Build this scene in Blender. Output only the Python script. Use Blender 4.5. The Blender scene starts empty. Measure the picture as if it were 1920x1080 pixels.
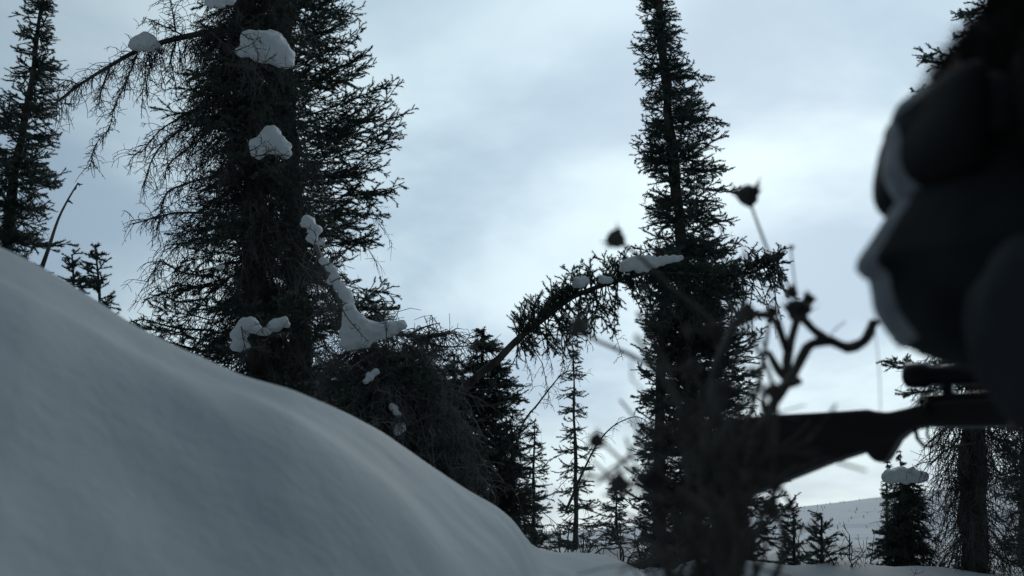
import bpy, bmesh, math, random
import numpy as np
from mathutils import Vector, noise
random.seed(7); rng = np.random.default_rng(7)
sc = bpy.context.scene
col = sc.collection
R = math.radians

# ------------------------------------------------------------ camera
F = 1900.0; PITCH = R(13.6)
cam_d = bpy.data.cameras.new('camera'); cam = bpy.data.objects.new('camera', cam_d); col.objects.link(cam)
cam_d.sensor_width = 36; cam_d.lens = 36 * F / 1920
cam.location = (0, 0, 0); cam.rotation_euler = (math.pi/2 + PITCH, 0, 0)
cam_d.clip_start = 0.02; cam_d.clip_end = 6000
cam_d.dof.use_dof = True; cam_d.dof.focus_distance = 6.3; cam_d.dof.aperture_fstop = 4.6
sc.camera = cam

# ------------------------------------------------------------ sky and sun (overcast, light behind the trees)
SUN_AZ = R(14); SUN_EL = R(24)
w = bpy.data.worlds.new("World"); sc.world = w; w.use_nodes = True
nt = w.node_tree; N = nt.nodes; Lk = nt.links; N.clear()
def nd(t, **k):
    n = N.new(t)
    for a, b in k.items(): setattr(n, a, b)
    return n
def mth(op, a, b=None, c=None):
    n = nd('ShaderNodeMath', operation=op)
    for i, v in enumerate((a, b, c)):
        if v is None: continue
        if isinstance(v, (int, float)): n.inputs[i].default_value = v
        else: Lk.new(v, n.inputs[i])
    return n.outputs[0]
out = nd('ShaderNodeOutputWorld'); bg = nd('ShaderNodeBackground'); bg.inputs[1].default_value = 0.1
Lk.new(bg.outputs[0], out.inputs[0])
sky = nd('ShaderNodeTexSky'); sky.sky_type = 'NISHITA'; sky.sun_disc = False
sky.sun_elevation = SUN_EL; sky.sun_rotation = SUN_AZ
tc = nd('ShaderNodeTexCoord'); sep = nd('ShaderNodeSeparateXYZ'); Lk.new(tc.outputs['Generated'], sep.inputs[0])
# flat cloud deck coordinates
zz = mth('ADD', mth('MAXIMUM', sep.outputs[2], 0.0), 0.35)
cx = mth('DIVIDE', sep.outputs[0], zz); cy = mth('DIVIDE', sep.outputs[1], zz)
cmb = nd('ShaderNodeCombineXYZ'); Lk.new(cx, cmb.inputs[0]); Lk.new(cy, cmb.inputs[1])
cmb.inputs[2].default_value = 3.4
n1 = nd('ShaderNodeTexNoise'); n1.inputs['Scale'].default_value = 2.1; n1.inputs['Detail'].default_value = 5
n1.inputs['Roughness'].default_value = 0.5; n1.inputs['Distortion'].default_value = 0.3
Lk.new(cmb.outputs[0], n1.inputs['Vector'])
cr = nd('ShaderNodeMapRange'); cr.interpolation_type = 'SMOOTHSTEP'
cr.inputs[1].default_value = 0.36; cr.inputs[2].default_value = 0.66; Lk.new(n1.outputs[0], cr.inputs[0])
# glow of the hidden sun
gd = Vector((math.sin(SUN_AZ)*math.cos(R(19)), math.cos(SUN_AZ)*math.cos(R(19)), math.sin(R(19))))
dot = nd('ShaderNodeVectorMath', operation='DOT_PRODUCT'); Lk.new(tc.outputs['Generated'], dot.inputs[0]); dot.inputs[1].default_value = gd
d01 = mth('MULTIPLY_ADD', dot.outputs['Value'], 0.5, 0.5)
glow = mth('POWER', d01, 9.0); wide = mth('POWER', d01, 2.0)
bright = mth('ADD', mth('MULTIPLY_ADD', wide, 0.70, 0.035), mth('MULTIPLY', glow, 0.36))
mixc = nd('ShaderNodeMix', data_type='RGBA'); Lk.new(cr.outputs[0], mixc.inputs[0])
mixc.inputs[6].default_value = (4.0, 5.45, 6.8, 1); mixc.inputs[7].default_value = (6.7, 8.4, 9.2, 1)
sc1 = nd('ShaderNodeVectorMath', operation='SCALE'); Lk.new(mixc.outputs[2], sc1.inputs[0]); Lk.new(bright, sc1.inputs[3])
mix2 = nd('ShaderNodeMix', data_type='RGBA'); mix2.inputs[0].default_value = 0.94
Lk.new(sky.outputs[0], mix2.inputs[6]); Lk.new(sc1.outputs[0], mix2.inputs[7])
Lk.new(mix2.outputs[2], bg.inputs[0])

sd = bpy.data.lights.new('sun', 'SUN'); sd.energy = 0.5; sd.angle = R(25); sd.color = (1, 0.95, 0.88)
so = bpy.data.objects.new('sun', sd); col.objects.link(so)
so.rotation_euler = Vector((math.sin(SUN_AZ)*math.cos(SUN_EL), math.cos(SUN_AZ)*math.cos(SUN_EL), math.sin(SUN_EL))).to_track_quat('Z', 'Y').to_euler()
sc.view_settings.view_transform = 'Standard'; sc.view_settings.look = 'None'; sc.view_settings.gamma = 1
sc.view_settings.exposure = 0.06

# ------------------------------------------------------------ helpers
def ray(x, y):
    u = (x-960)/F; v = (540-y)/F
    return Vector((u, math.cos(PITCH) - math.sin(PITCH)*v, math.sin(PITCH) + math.cos(PITCH)*v))
def at(x, y, D):
    r = ray(x, y); return r * (D / r.y)
def tag(o, label=None, cat=None, group=None, kind=None):
    if label: o['label'] = label
    if cat: o['category'] = cat
    if group: o['group'] = group
    if kind: o['kind'] = kind
    return o
def empty(name, loc):
    o = bpy.data.objects.new(name, None); o.empty_display_size = 0.1; o.location = loc; col.objects.link(o); return o
def link(name, me, mat, parent=None, smooth=False):
    o = bpy.data.objects.new(name, me); col.objects.link(o)
    if mat: me.materials.append(mat)
    if smooth: me.polygons.foreach_set('use_smooth', [True]*len(me.polygons))
    if parent:
        o.parent = parent; o.matrix_parent_inverse = parent.matrix_basis.inverted()
    return o
def tri_mesh(name, V, T):
    me = bpy.data.meshes.new(name); V = np.ascontiguousarray(V, dtype=np.float32).reshape(-1, 3); T = np.ascontiguousarray(T, dtype=np.int32).reshape(-1, 3)
    me.vertices.add(len(V)); me.vertices.foreach_set('co', V.ravel())
    me.loops.add(T.size); me.loops.foreach_set('vertex_index', T.ravel())
    me.polygons.add(len(T)); me.polygons.foreach_set('loop_start', np.arange(0, T.size, 3, dtype=np.int32))
    me.update(calc_edges=True); return me
def pyd(name, v, f):
    me = bpy.data.meshes.new(name); me.from_pydata([tuple(a) for a in v], [], f); me.update(); return me

def mat(name, c1, c2=None, scale=8.0, rough=0.7, bump=0.0, bscale=40.0, detail=4, spec=0.3, metal=0.0, stretch=(1, 1, 1), sheen=0.0, lo=0.35, hi=0.65):
    m = bpy.data.materials.new(name); m.use_nodes = True; t = m.node_tree; b = t.nodes['Principled BSDF']
    b.inputs['Roughness'].default_value = rough; b.inputs['Specular IOR Level'].default_value = spec; b.inputs['Metallic'].default_value = metal
    if sheen: b.inputs['Sheen Weight'].default_value = sheen; b.inputs['Sheen Roughness'].default_value = 0.4
    tcn = t.nodes.new('ShaderNodeTexCoord'); mp = t.nodes.new('ShaderNodeMapping'); mp.inputs['Scale'].default_value = stretch
    t.links.new(tcn.outputs['Object'], mp.inputs[0])
    nz = t.nodes.new('ShaderNodeTexNoise'); nz.inputs['Scale'].default_value = scale; nz.inputs['Detail'].default_value = detail
    t.links.new(mp.outputs[0], nz.inputs['Vector'])
    ramp = t.nodes.new('ShaderNodeValToRGB'); ramp.color_ramp.elements[0].position = lo; ramp.color_ramp.elements[1].position = hi
    ramp.color_ramp.elements[0].color = (*c1, 1); ramp.color_ramp.elements[1].color = (*(c2 or c1), 1)
    t.links.new(nz.outputs[0], ramp.inputs[0]); t.links.new(ramp.outputs[0], b.inputs['Base Color'])
    if bump:
        nb = t.nodes.new('ShaderNodeTexNoise'); nb.inputs['Scale'].default_value = bscale; nb.inputs['Detail'].default_value = 5
        t.links.new(mp.outputs[0], nb.inputs['Vector'])
        bp = t.nodes.new('ShaderNodeBump'); bp.inputs['Strength'].default_value = 1.0; bp.inputs['Distance'].default_value = bump
        t.links.new(nb.outputs[0], bp.inputs['Height']); t.links.new(bp.outputs[0], b.inputs['Normal'])
    return m
M = dict(
    snow=mat('snow', (0.45, 0.49, 0.51), (0.53, 0.56, 0.575), 3, 0.7, 0.0018, 45, spec=0.12),  # bank and ground: shade put into a darker snow colour than the clumps
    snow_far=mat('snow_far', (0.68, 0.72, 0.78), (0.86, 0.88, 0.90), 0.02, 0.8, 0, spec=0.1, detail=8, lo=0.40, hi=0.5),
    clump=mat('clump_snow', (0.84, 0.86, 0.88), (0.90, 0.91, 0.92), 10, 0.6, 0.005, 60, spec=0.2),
    needle=mat('needle', (0.045, 0.072, 0.058), (0.115, 0.15, 0.115), 4, 0.55, spec=0.35),
    needle2=mat('needle_blue', (0.058, 0.085, 0.074), (0.13, 0.165, 0.14), 4, 0.55, spec=0.35),
    twig=mat('dead_twig', (0.055, 0.054, 0.052), (0.15, 0.145, 0.135), 9, 0.85),
    twig_grey=mat('dead_twig_grey', (0.085, 0.085, 0.08), (0.25, 0.245, 0.23), 9, 0.85),
    bark=mat('bark', (0.045, 0.04, 0.035), (0.16, 0.14, 0.12), 18, 0.9, 0.006, 45, stretch=(1, 1, 0.25)),
    plant=mat('dry_plant', (0.05, 0.046, 0.042), (0.15, 0.135, 0.12), 30, 0.85, 0.001, 200),
    coat=mat('coat', (0.014, 0.016, 0.019), (0.042, 0.046, 0.052), 9, 0.9, 0.003, 60, spec=0.15),
    fur=mat('fur', (0.012, 0.011, 0.010), (0.035, 0.031, 0.028), 60, 0.95, 0.003, 140, spec=0.1),
    mask=mat('mask_fabric', (0.012, 0.0135, 0.015), (0.036, 0.039, 0.042), 16, 0.9, 0.001, 300, spec=0.2, sheen=0.05),
    rim=mat('blur_rim_grey', (0.24, 0.25, 0.27), (0.38, 0.39, 0.41), 70, 0.9, 0.001, 300, spec=0.2, sheen=0.4),  # pale grey standing in for the blurred rim of the head
    skin=mat('skin', (0.22, 0.12, 0.09), (0.28, 0.16, 0.12), 30, 0.6),
    lens=mat('lens', (0.01, 0.01, 0.012), None, 5, 0.15, spec=0.5),
    gun=mat('stock_wood', (0.012, 0.011, 0.011), (0.022, 0.019, 0.018), 10, 0.5, spec=0.3, stretch=(1, 1, 6)),
    steel=mat('blued_steel', (0.02, 0.021, 0.023), None, 10, 0.35, metal=0.8),
    rubber=mat('rubber', (0.007, 0.007, 0.007), None, 10, 0.8),
)

# ------------------------------------------------------------ vegetation primitives
class Acc:
    def __init__(s): s.n = []; s.b = []          # needle segs, bare segs
    def needles(s, p0, p1): s.n.append(np.concatenate([p0, p1], axis=-1).reshape(-1, 6))
    def bare(s, p0, p1, r0, r1):
        p0 = np.asarray(p0, float).reshape(-1, 3); p1 = np.asarray(p1, float).reshape(-1, 3)
        r0 = np.broadcast_to(np.asarray(r0, float), (len(p0),)).reshape(-1, 1); r1 = np.broadcast_to(np.asarray(r1, float), (len(p0),)).reshape(-1, 1)
        s.b.append(np.concatenate([p0, p1, r0, r1], axis=1))
def frames(d):
    L = np.linalg.norm(d, axis=1, keepdims=True) + 1e-9; d = d / L
    ref = np.where(np.abs(d[:, 2:3]) < 0.9, np.array([[0, 0, 1.0]]), np.array([[1.0, 0, 0]]))
    u = np.cross(d, ref); u /= np.linalg.norm(u, axis=1, keepdims=True) + 1e-9
    return d, L, u, np.cross(d, u)
def bake_needles(S, dens=420.0, nl=0.0125, nw=0.0026):
    dens = dens*1.9; nl = nl*1.22; nw = nw*1.6
    """every needle a thin triangle leaning forward off its twig"""
    p0 = S[:, :3]; d, L, u, v = frames(S[:, 3:6]-p0)
    cnt = np.maximum(6, (L[:, 0]*dens)).astype(int); idx = np.repeat(np.arange(len(S)), cnt); K = len(idx)
    t = rng.random((K, 1)); a = rng.random((K, 1))*2*np.pi
    rad = np.cos(a)*u[idx] + np.sin(a)*v[idx]; tanv = -np.sin(a)*u[idx] + np.cos(a)*v[idx]
    base = p0[idx] + d[idx]*L[idx]*t
    ln = nl*(0.7+0.6*rng.random((K, 1)))
    f = 0.45+0.3*rng.random((K, 1))
    tip = base + ln*(f*d[idx] + np.sqrt(1-f*f)*rad)
    V = np.stack([base - tanv*nw*0.5, base + tanv*nw*0.5, tip], axis=1)
    return V.reshape(-1, 3), np.arange(K*3).reshape(-1, 3)
def bake_bare(S, sides=3):
    p0 = S[:, :3]; p1 = S[:, 3:6]; r0 = S[:, 6:7]; r1 = S[:, 7:8]; d, L, u, v = frames(p1-p0); n = len(S)
    V = np.zeros((n, 2*sides, 3))
    for k in range(sides):
        a = 2*np.pi*k/sides; o = math.cos(a)*u + math.sin(a)*v
        V[:, k] = p0 + o*r0; V[:, sides+k] = p1 + o*r1
    T = []
    for k in range(sides):
        j = (k+1) % sides; T += [(k, j, sides+j), (k, sides+j, sides+k)]
    T = (np.array(T)[None] + (np.arange(n)*2*sides)[:, None, None]).reshape(-1, 3)
    return V.reshape(-1, 3), T
def unit(a): return a/(np.linalg.norm(a, axis=-1, keepdims=True)+1e-9)
UP = np.array([0, 0, 1.0])

def green_branch(ac, base, out_d, L, droop=-0.25, lift=0.35, s2=0.032, fl=0.06, dens3=0.03, bare_in=0.2, maxl2=0.2, r=0.005, core=0.0028):
    """one spruce limb: axis, side twigs, and needle clad fingers on them"""
    n = max(4, int(L/0.04)); t = np.linspace(0, 1, n+1)[:, None]
    side = unit(np.cross(out_d, UP))
    wob = np.cumsum(rng.normal(0, 0.006, (n+1, 3)), axis=0)
    P = base + out_d*L*t + UP*L*(droop*t + lift*t*t) + wob*min(1, L*3)
    ac.bare(P[:-1], P[1:], r*(1-t[:-1, 0]*0.7), r*(1-t[1:, 0]*0.7))
    m = t[:-1, 0] > bare_in; ac.needles(P[:-1][m], P[1:][m])
    k = max(3, int(L*(1-bare_in)/s2)); ts = bare_in + (1-bare_in)*(np.arange(k)+rng.random(k)*0.7)/k
    for q in range(k):
        tt = ts[q]; i = min(n-1, int(tt*n)); pp = P[i] + (P[i+1]-P[i])*(tt*n-i); tg = unit(P[i+1]-P[i])
        sg = 1 if q % 2 else -1
        ang = R(38+rng.random()*26)
        dd = unit(tg*math.cos(ang) + side*sg*math.sin(ang)*rng.uniform(0.35, 1) + UP*rng.uniform(-0.35, 0.5))
        l2 = min(maxl2, (1-tt)*L*0.55 + fl*0.8)*rng.uniform(0.6, 1.15)
        m2 = max(1, int(l2/dens3)); ds = unit(np.cross(dd, UP)+1e-3)
        sag = -0.12*l2
        s_ = np.linspace(0, 1, m2+1)[:, None]; Q = pp + dd*l2*s_ + UP*sag*s_*s_
        ac.needles(Q[:-1], Q[1:]); ac.bare(Q[:-1], Q[1:], core, core*0.8)
        if m2 > 1:
            b0 = Q[:-1]+(Q[1:]-Q[:-1])*rng.random((m2, 1)); sgn = np.where((np.arange(m2) % 2) == 0, 1, -1)[:, None]*1.0
            a3 = np.radians(rng.uniform(30, 60, (m2, 1)))
            d3 = unit(dd*np.cos(a3) + ds*sgn*np.sin(a3) + UP*rng.uniform(-0.35, 0.45, (m2, 1)))
            l3 = fl*rng.uniform(0.5, 1.1, (m2, 1))*(1-0.4*s_[:-1])
            ac.needles(b0, b0+d3*l3); ac.bare(b0, b0+d3*l3, core*0.8, core*0.5)

def dead_branch(ac, base, out_d, L, droop=-0.4, curve=-0.7, s2=0.03, l2=0.16, r=0.004, hang=1.0, sub=3, tr=0.0017):
    """bare limb with thin hanging twigs"""
    n = max(4, int(L/0.05)); t = np.linspace(0, 1, n+1)[:, None]
    wob = np.cumsum(rng.normal(0, 0.009, (n+1, 3)), axis=0)
    P = base + out_d*L*t + UP*L*(droop*t + curve*t*t) + wob
    ac.bare(P[:-1], P[1:], r*(1-t[:-1, 0]*0.65), r*(1-t[1:, 0]*0.65))
    twigs(ac, P, s2, l2, hang, sub, tr)
    return P
def twigs(ac, P, s2, l2, hang, sub, tr):
    P = np.asarray(P); seg = np.linalg.norm(P[1:]-P[:-1], axis=1); cum = np.concatenate([[0], np.cumsum(seg)]); L = cum[-1]
    k = max(2, int(L/s2))
    for q in range(k):
        s = (q+rng.random())/k*L; i = min(len(seg)-1, int(np.searchsorted(cum, s)-1)); i = max(i, 0)
        pp = P[i] + (P[i+1]-P[i])*(s-cum[i])/max(seg[i], 1e-6); tg = unit(P[i+1]-P[i])
        d = unit(tg*0.55 + rng.normal(0, 0.6, 3)); ln = l2*rng.uniform(0.35, 1.25); m = 4; st = ln/m
        pts = [pp]
        for j in range(m):
            d = unit(d + np.array([0, 0, -0.34*hang]) + rng.normal(0, 0.2, 3)); pts.append(pts[-1]+d*st)
        pts = np.array(pts); rr = tr*np.linspace(1.15, 0.6, m+1)
        ac.bare(pts[:-1], pts[1:], rr[:-1], rr[1:])
        for _ in range(sub):
            j = rng.integers(1, m); dq = unit(pts[j]-pts[j-1] + rng.normal(0, 0.7, 3) + UP*(-0.25*hang)); l3 = ln*rng.uniform(0.2, 0.5)
            e1 = pts[j]+dq*l3*0.5; dq = unit(dq + UP*(-0.3*hang)+rng.normal(0, 0.25, 3)); e2 = e1+dq*l3*0.5
            ac.bare(np.array([pts[j], e1]), np.array([e1, e2]), tr*0.8, tr*0.55)

def tube_mesh(name, P, rad, sides=12, rough=0.0, cap=True):
    P = np.asarray(P, float); n = len(P); tg = np.zeros_like(P); tg[1:-1] = P[2:]-P[:-2]; tg[0] = P[1]-P[0]; tg[-1] = P[-1]-P[-2]; tg = unit(tg)
    u = unit(np.cross(tg[0], [0.31, 0.9, 0.2])); V = []
    for i in range(n):
        u = unit(u - tg[i]*np.dot(u, tg[i])); v = np.cross(tg[i], u)
        for k in range(sides):
            a = 2*np.pi*k/sides; rr = rad[i]*(1+rough*noise.noise(Vector(P[i]*7)+Vector((math.cos(a)*1.3, math.sin(a)*1.3, 0)))*2)
            V.append(P[i]+(math.cos(a)*u+math.sin(a)*v)*rr)
    f = [(i*sides+k, i*sides+(k+1) % sides, (i+1)*sides+(k+1) % sides, (i+1)*sides+k) for i in range(n-1) for k in range(sides)]
    if cap: f += [tuple(range(sides))[::-1], tuple((n-1)*sides+k for k in range(sides))]
    return pyd(name, V, f)
def resample(P, step, wob=0.0, seed=0):
    P = np.asarray(P, float); o = [P[0]]
    # catmull-rom through the points
    Q = np.vstack([2*P[0]-P[1], P, 2*P[-1]-P[-2]])
    for i in range(1, len(Q)-2):
        m = max(2, int(np.linalg.norm(Q[i+1]-Q[i])/step))
        for j in range(1, m+1):
            t = j/m; a, b, c, d = Q[i-1], Q[i], Q[i+1], Q[i+2]
            p = 0.5*(2*b + (c-a)*t + (2*a-5*b+4*c-d)*t*t + (3*b-a-3*c+d)*t**3)
            if wob: p = p + np.array(noise.noise_vector(Vector(p*3)+Vector((seed, 0, 0))))*wob
            o.append(p)
    return np.array(o)
def pxpath(pts, D):
    out = []
    for q in pts:
        out.append(np.array(at(q[0], q[1], q[2] if len(q) > 2 else D)))
    return np.array(out)

def tree(name, label, cat, trunk_px, D, r0, r1, edges, n_green=200, n_dead=0, mt='needle', group=None, dead_mat='twig', ytop=None,
         green_kw={}, dead_kw={}, dens=420, nl=0.0125, nw=0.0026, dead_range=(0, 1), green_range=(0, 1), shoot=True, extra=None, shape=0.65, reach=1.0):
    """trunk_px listed base -> tip; edges = (y, left x, right x) of the crown at distance D"""
    P = resample(pxpath(trunk_px, D), 0.06, 0.016, D*3); n = len(P); tt = np.linspace(0, 1, n)
    root = empty(name, tuple(P[0])); tag(root, label, cat, group)
    link('trunk', tube_mesh('trunk', P, (r0+(r1-r0)*tt)*(1+0.12*np.sin(tt*61+D)*np.sin(tt*23)), 12, 0.22), M['bark'], root, True)
    E = np.array(edges, float); zs = np.array([at((e[1]+e[2])/2, e[0], D).z for e in E]); o = np.argsort(zs)
    xl = np.array([at(e[1], e[0], D).x for e in E]); xr = np.array([at(e[2], e[0], D).x for e in E])
    zs, xl, xr = zs[o], xl[o], xr[o]
    ac = Acc(); dc = Acc()
    z0, z1 = P[0, 2], P[-1, 2]
    def one(z, green, kw):
        kw = dict(kw)
        if 'droop' in kw: kw['droop'] += rng.normal(0, 0.13)
        if 'lift' in kw: kw['lift'] += rng.normal(0, 0.12)
        i = min(n-2, max(0, int(np.searchsorted(P[:, 2], z)-1))); b = P[i]+(P[i+1]-P[i])*np.clip((z-P[i, 2])/(P[i+1, 2]-P[i, 2]+1e-6), 0, 1)
        az = rng.random()*2*np.pi; c = math.cos(az)
        rl = max(0.03, b[0]-np.interp(z, zs, xl)); rr = max(0.03, np.interp(z, zs, xr)-b[0])
        k = (1+c)/2; Lh = rl*(1-k)+rr*k
        Lh *= reach*rng.uniform(0.65, 1.12)*(1+shape*noise.noise(Vector((c*1.1, math.sin(az)*1.1, z*4.5+D))))
        d = unit(np.array([c, math.sin(az), 0]))
        (green_branch if green else dead_branch)(ac if green else dc, b, d, Lh, **kw)
    gk = dict(green_kw); dk = dict(dead_kw)
    for q in range(n_green):
        f = green_range[0] + (green_range[1]-green_range[0])*(q+rng.random())/n_green; one(z0+(z1-z0)*f+0.03*math.sin(f*90), True, gk)
    for q in range(n_dead):
        f = dead_range[0] + (dead_range[1]-dead_range[0])*(q+rng.random())/n_dead; one(z0+(z1-z0)*f, False, dk)
    if shoot and n_green:
        ac.needles(P[-6:-1], P[-5:])
    if extra: extra(ac, dc)
    if ac.n:
        V1, T1 = bake_needles(np.concatenate(ac.n), dens, nl, nw); V2, T2 = bake_bare(np.concatenate(ac.b))
        link('foliage', tri_mesh('foliage', np.concatenate([V1, V2]), np.concatenate([T1, T2+len(V1)])), M[mt], root)
    if dc.b:
        V2, T2 = bake_bare(np.concatenate(dc.b)); link('dead_twigs', tri_mesh('dead_twigs', V2, T2), M[dead_mat], root)
    return root

# ------------------------------------------------------------ terrain
def fbm(x, y, z=0.0, o=4): return noise.fractal(Vector((x, y, z)), 1.0, 2.0, o)
MOUNDS = [(0.55, 4.6, 0.35, 0.07), (0.95, 4.9, 0.3, 0.09), (1.2, 4.7, 0.25, 0.05), (1.55, 5.0, 0.3, 0.08), (0.35, 5.6, 0.5, 0.06), (2.1, 5.2, 0.4, 0.06), (0.8, 7.5, 0.8, 0.12), (2.0, 8.0, 0.9, 0.1)]
def ground_z(x, y):
    r = math.hypot(x, y)
    base = np.interp(r, [0, 1.2, 3.5, 5.5, 8, 14, 40, 200, 2600], [-0.62, -0.60, -0.36, -0.21, -0.24, -0.4, -1.2, -4, -6])
    m = sum(h*math.exp(-((x-a)**2+(y-b)**2)/(w_*w_)) for a, b, w_, h in MOUNDS) if r < 12 else 0
    return float(base) + m + 0.05*fbm(x*0.9, y*0.9, 2.0)*min(1, r/3)*(1 if r < 60 else 3)
V = []; Fc = []
rs = [0.0] + list(np.geomspace(0.15, 2600, 190)); na = 360
for r in rs:
    for k in range(na):
        a = 2*math.pi*k/na; x, y = r*math.sin(a), r*math.cos(a); V.append((x, y, ground_z(x, y)))
for i in range(len(rs)-1):
    for k in range(na):
        j = (k+1) % na; Fc.append((i*na+k, i*na+j, (i+1)*na+j, (i+1)*na+k))
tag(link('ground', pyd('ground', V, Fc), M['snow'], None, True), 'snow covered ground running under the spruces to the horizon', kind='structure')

# distant snow ridge
V = []; Fc = []; nx = 200; ny = 26
for i in range(nx+1):
    xp = -3200 + 8400*i/nx
    yr = np.interp(xp, [-3200, 0, 900, 1120, 1340, 1500, 1640, 1900, 2500, 5200], [975, 990, 1000, 992, 970, 951, 932, 905, 880, 930])
    top = at(xp, float(yr), 900.0)
    for j in range(ny+1):
        s = j/ny; y = 420+480*s if s <= 0.8 else None
        f = min(1, s/0.8); g = f*f*(3-2*f)*0.55+0.45*f
        yy = 420+480*f; 
        if s > 0.8: yy = 900+(s-0.8)*2500; g = 1-(s-0.8)*3.2
        x = top.x*(yy/900) ; z = -6 + (top.z+6)*g + 1.6*fbm(x*0.012, yy*0.012, 1.0)*f*(1 if s < 0.75 else 0.35)
        V.append((x, yy, z))
for i in range(nx):
    for j in range(ny):
        a = i*(ny+1)+j; Fc.append((a, a+ny+1, a+ny+2, a+1))
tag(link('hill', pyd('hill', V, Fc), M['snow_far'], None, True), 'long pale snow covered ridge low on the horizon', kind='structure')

# foreground drift: crest line given as (px x, px y, distance)
crest = [(-1500, 240, 1.05), (-900, 300, 1.15), (-400, 360, 1.3), (-150, 415, 1.45), (0, 475, 1.6), (60, 508, 1.64), (140, 560, 1.7), (250, 628, 1.78), (330, 665, 1.85), (450, 710, 1.95), (550, 736, 2.05),
         (640, 772, 2.15), (720, 812, 2.25), (790, 858, 2.34), (880, 918, 2.5), (935, 948, 2.62), (975, 985, 2.75), (995, 1025, 2.9), (1020, 1038, 3.2), (1080, 1041, 3.5), (1140, 1045, 3.6), (1185, 1062, 3.6), (1220, 1085, 3.6), (1280, 1120, 3.5), (1340, 1160, 3.4)]
cxs = [c[0] for c in crest]; V = []; Fc = []
cols_ = list(np.linspace(-1500, 0, 50)) + list(np.linspace(4, 1340, 230)); NS = 110; NB = 30
for x in cols_:
    ys = float(np.interp(x, cxs, [c[1] for c in crest])); D = float(np.interp(x, cxs, [c[2] for c in crest]))
    # a little smoothing of the crest
    ys = 0.5*ys + 0.25*float(np.interp(x-16, cxs, [c[1] for c in crest])) + 0.25*float(np.interp(x+16, cxs, [c[1] for c in crest]))
    T = at(x, ys, D); az = math.atan2(T.x, T.y); rr = math.hypot(T.x, T.y); er = math.atan2(T.z, rr); e0 = math.atan2(-0.66, 0.22)
    for j in range(NS+NB+1):
        if j <= NS:
            s = j/NS; r = 0.22+(rr-0.22)*s
            e = e0 + (er-e0)*(1-(1-s)**3.2)
            z = r*math.tan(e); fade = min(1, (1-s)*3+0.2)
        else:
            s = (j-NS)/NB; r = rr + s*1.7
            zg = ground_z(math.sin(az)*r, math.cos(az)*r)-0.1
            z = T.z + (zg-T.z)*(s*s*(3-2*s)); z -= 0.03*math.sin(s*math.pi); fade = 0.3*(1-s)
        X = math.sin(az)*r; Y = math.cos(az)*r
        # wind-rippled folds running down to the right
        q1 = X*0.75+Y*0.5; q2 = Y*0.8-X*0.6
        z += fade*(0.038*fbm(q1*1.3, q2*2.2, 5.0, 2) + 0.014*fbm(q1*3.0, q2*3.6, 9.0, 3) + 0.0022*fbm(q1*9, q2*10, 1.0, 2))
        V.append((X, Y, z))
W_ = NS+NB+1
for i in range(len(cols_)-1):
    for j in range(W_-1):
        a = i*W_+j; Fc.append((a, a+W_, a+W_+1, a+1))
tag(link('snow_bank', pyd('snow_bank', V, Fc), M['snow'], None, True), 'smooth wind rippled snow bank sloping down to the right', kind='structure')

# ------------------------------------------------------------ snow clumps
def blob(name, label, balls, D, parent=None, vox=0.008, group=None, cat='snow clump', flat=0.6, mt='clump', amp=1.0, single=None):
    """balls: (x, y, r) in photo pixels (optional depth offset), fused into one lump"""
    bm = bmesh.new()
    sat = [(b[0]+random.uniform(-1, 1)*b[2], b[1]+random.uniform(-0.2, 0.7)*b[2], b[2]*random.uniform(0.35, 0.6)) for b in balls for _ in range(2)]
    for b in list(balls)+(sat if vox > 0.0055 else []):
        dd = D + (b[3] if len(b) > 3 else 0); c = at(b[0], b[1], dd); r = b[2]*dd/F
        r *= 1.12
        res = bmesh.ops.create_icosphere(bm, subdivisions=3, radius=1.0)
        for v in res['verts']:
            n_ = noise.noise(v.co*1.7 + c*9)*0.22 + noise.noise(v.co*4+c*5)*0.08
            q = v.co*(1+n_)*r
            if q.z < 0: q.z *= flat
            q.y *= 1.15; v.co = c + q
    me = bpy.data.meshes.new(name); bm.to_mesh(me); bm.free()
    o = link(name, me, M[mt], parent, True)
    c0 = at(balls[0][0], balls[0][1], D); me.transform(__import__('mathutils').Matrix.Translation(-c0)); o.location = c0
    m = o.modifiers.new('fuse', 'REMESH'); m.mode = 'VOXEL'; m.voxel_size = vox; m.use_smooth_shade = True
    s = o.modifiers.new('soft', 'SMOOTH'); s.factor = 0.6; s.iterations = 9
    tx = bpy.data.textures.new('lumps', 'CLOUDS'); tx.noise_scale = 0.035; tx.noise_depth = 3
    dm = o.modifiers.new('lumps', 'DISPLACE'); dm.texture = tx; dm.texture_coords = 'LOCAL'; dm.strength = 0.022; dm.mid_level = 0.5
    if not parent: tag(o, label, cat, group)
    return o
G = 'snow clumps caught in the spruces'
def snow(label, balls, D, vox=0.007): return blob('snow_clump', label, balls, D, vox=vox, group=G)

# ------------------------------------------------------------ trees
GK = dict(droop=-0.30, lift=0.42, s2=0.038, fl=0.07, dens3=0.038, bare_in=0.15)
# left edge spruce
tree('spruce_tree', 'dark spruce cut by the left edge of the photo, above the snow bank', 'tree',
     [(-20, 900), (0, 600), (18, 420), (42, 250), (66, 110), (86, -40)], 6.2, 0.055, 0.008,
     [(-40, 80, 92), (0, 55, 100), (60, 38, 98), (120, 22, 112), (200, 0, 118), (260, -45, 128), (340, -60, 108), (420, -90, 92), (470, -110, 82), (600, -150, 110), (900, -160, 120)],
     270, 40, green_range=(0.25, 1), green_kw=GK, shape=0.8, dead_kw=dict(s2=0.04, l2=0.1), group='spruces of the near wood', dead_range=(0.2, 0.6))
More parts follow.
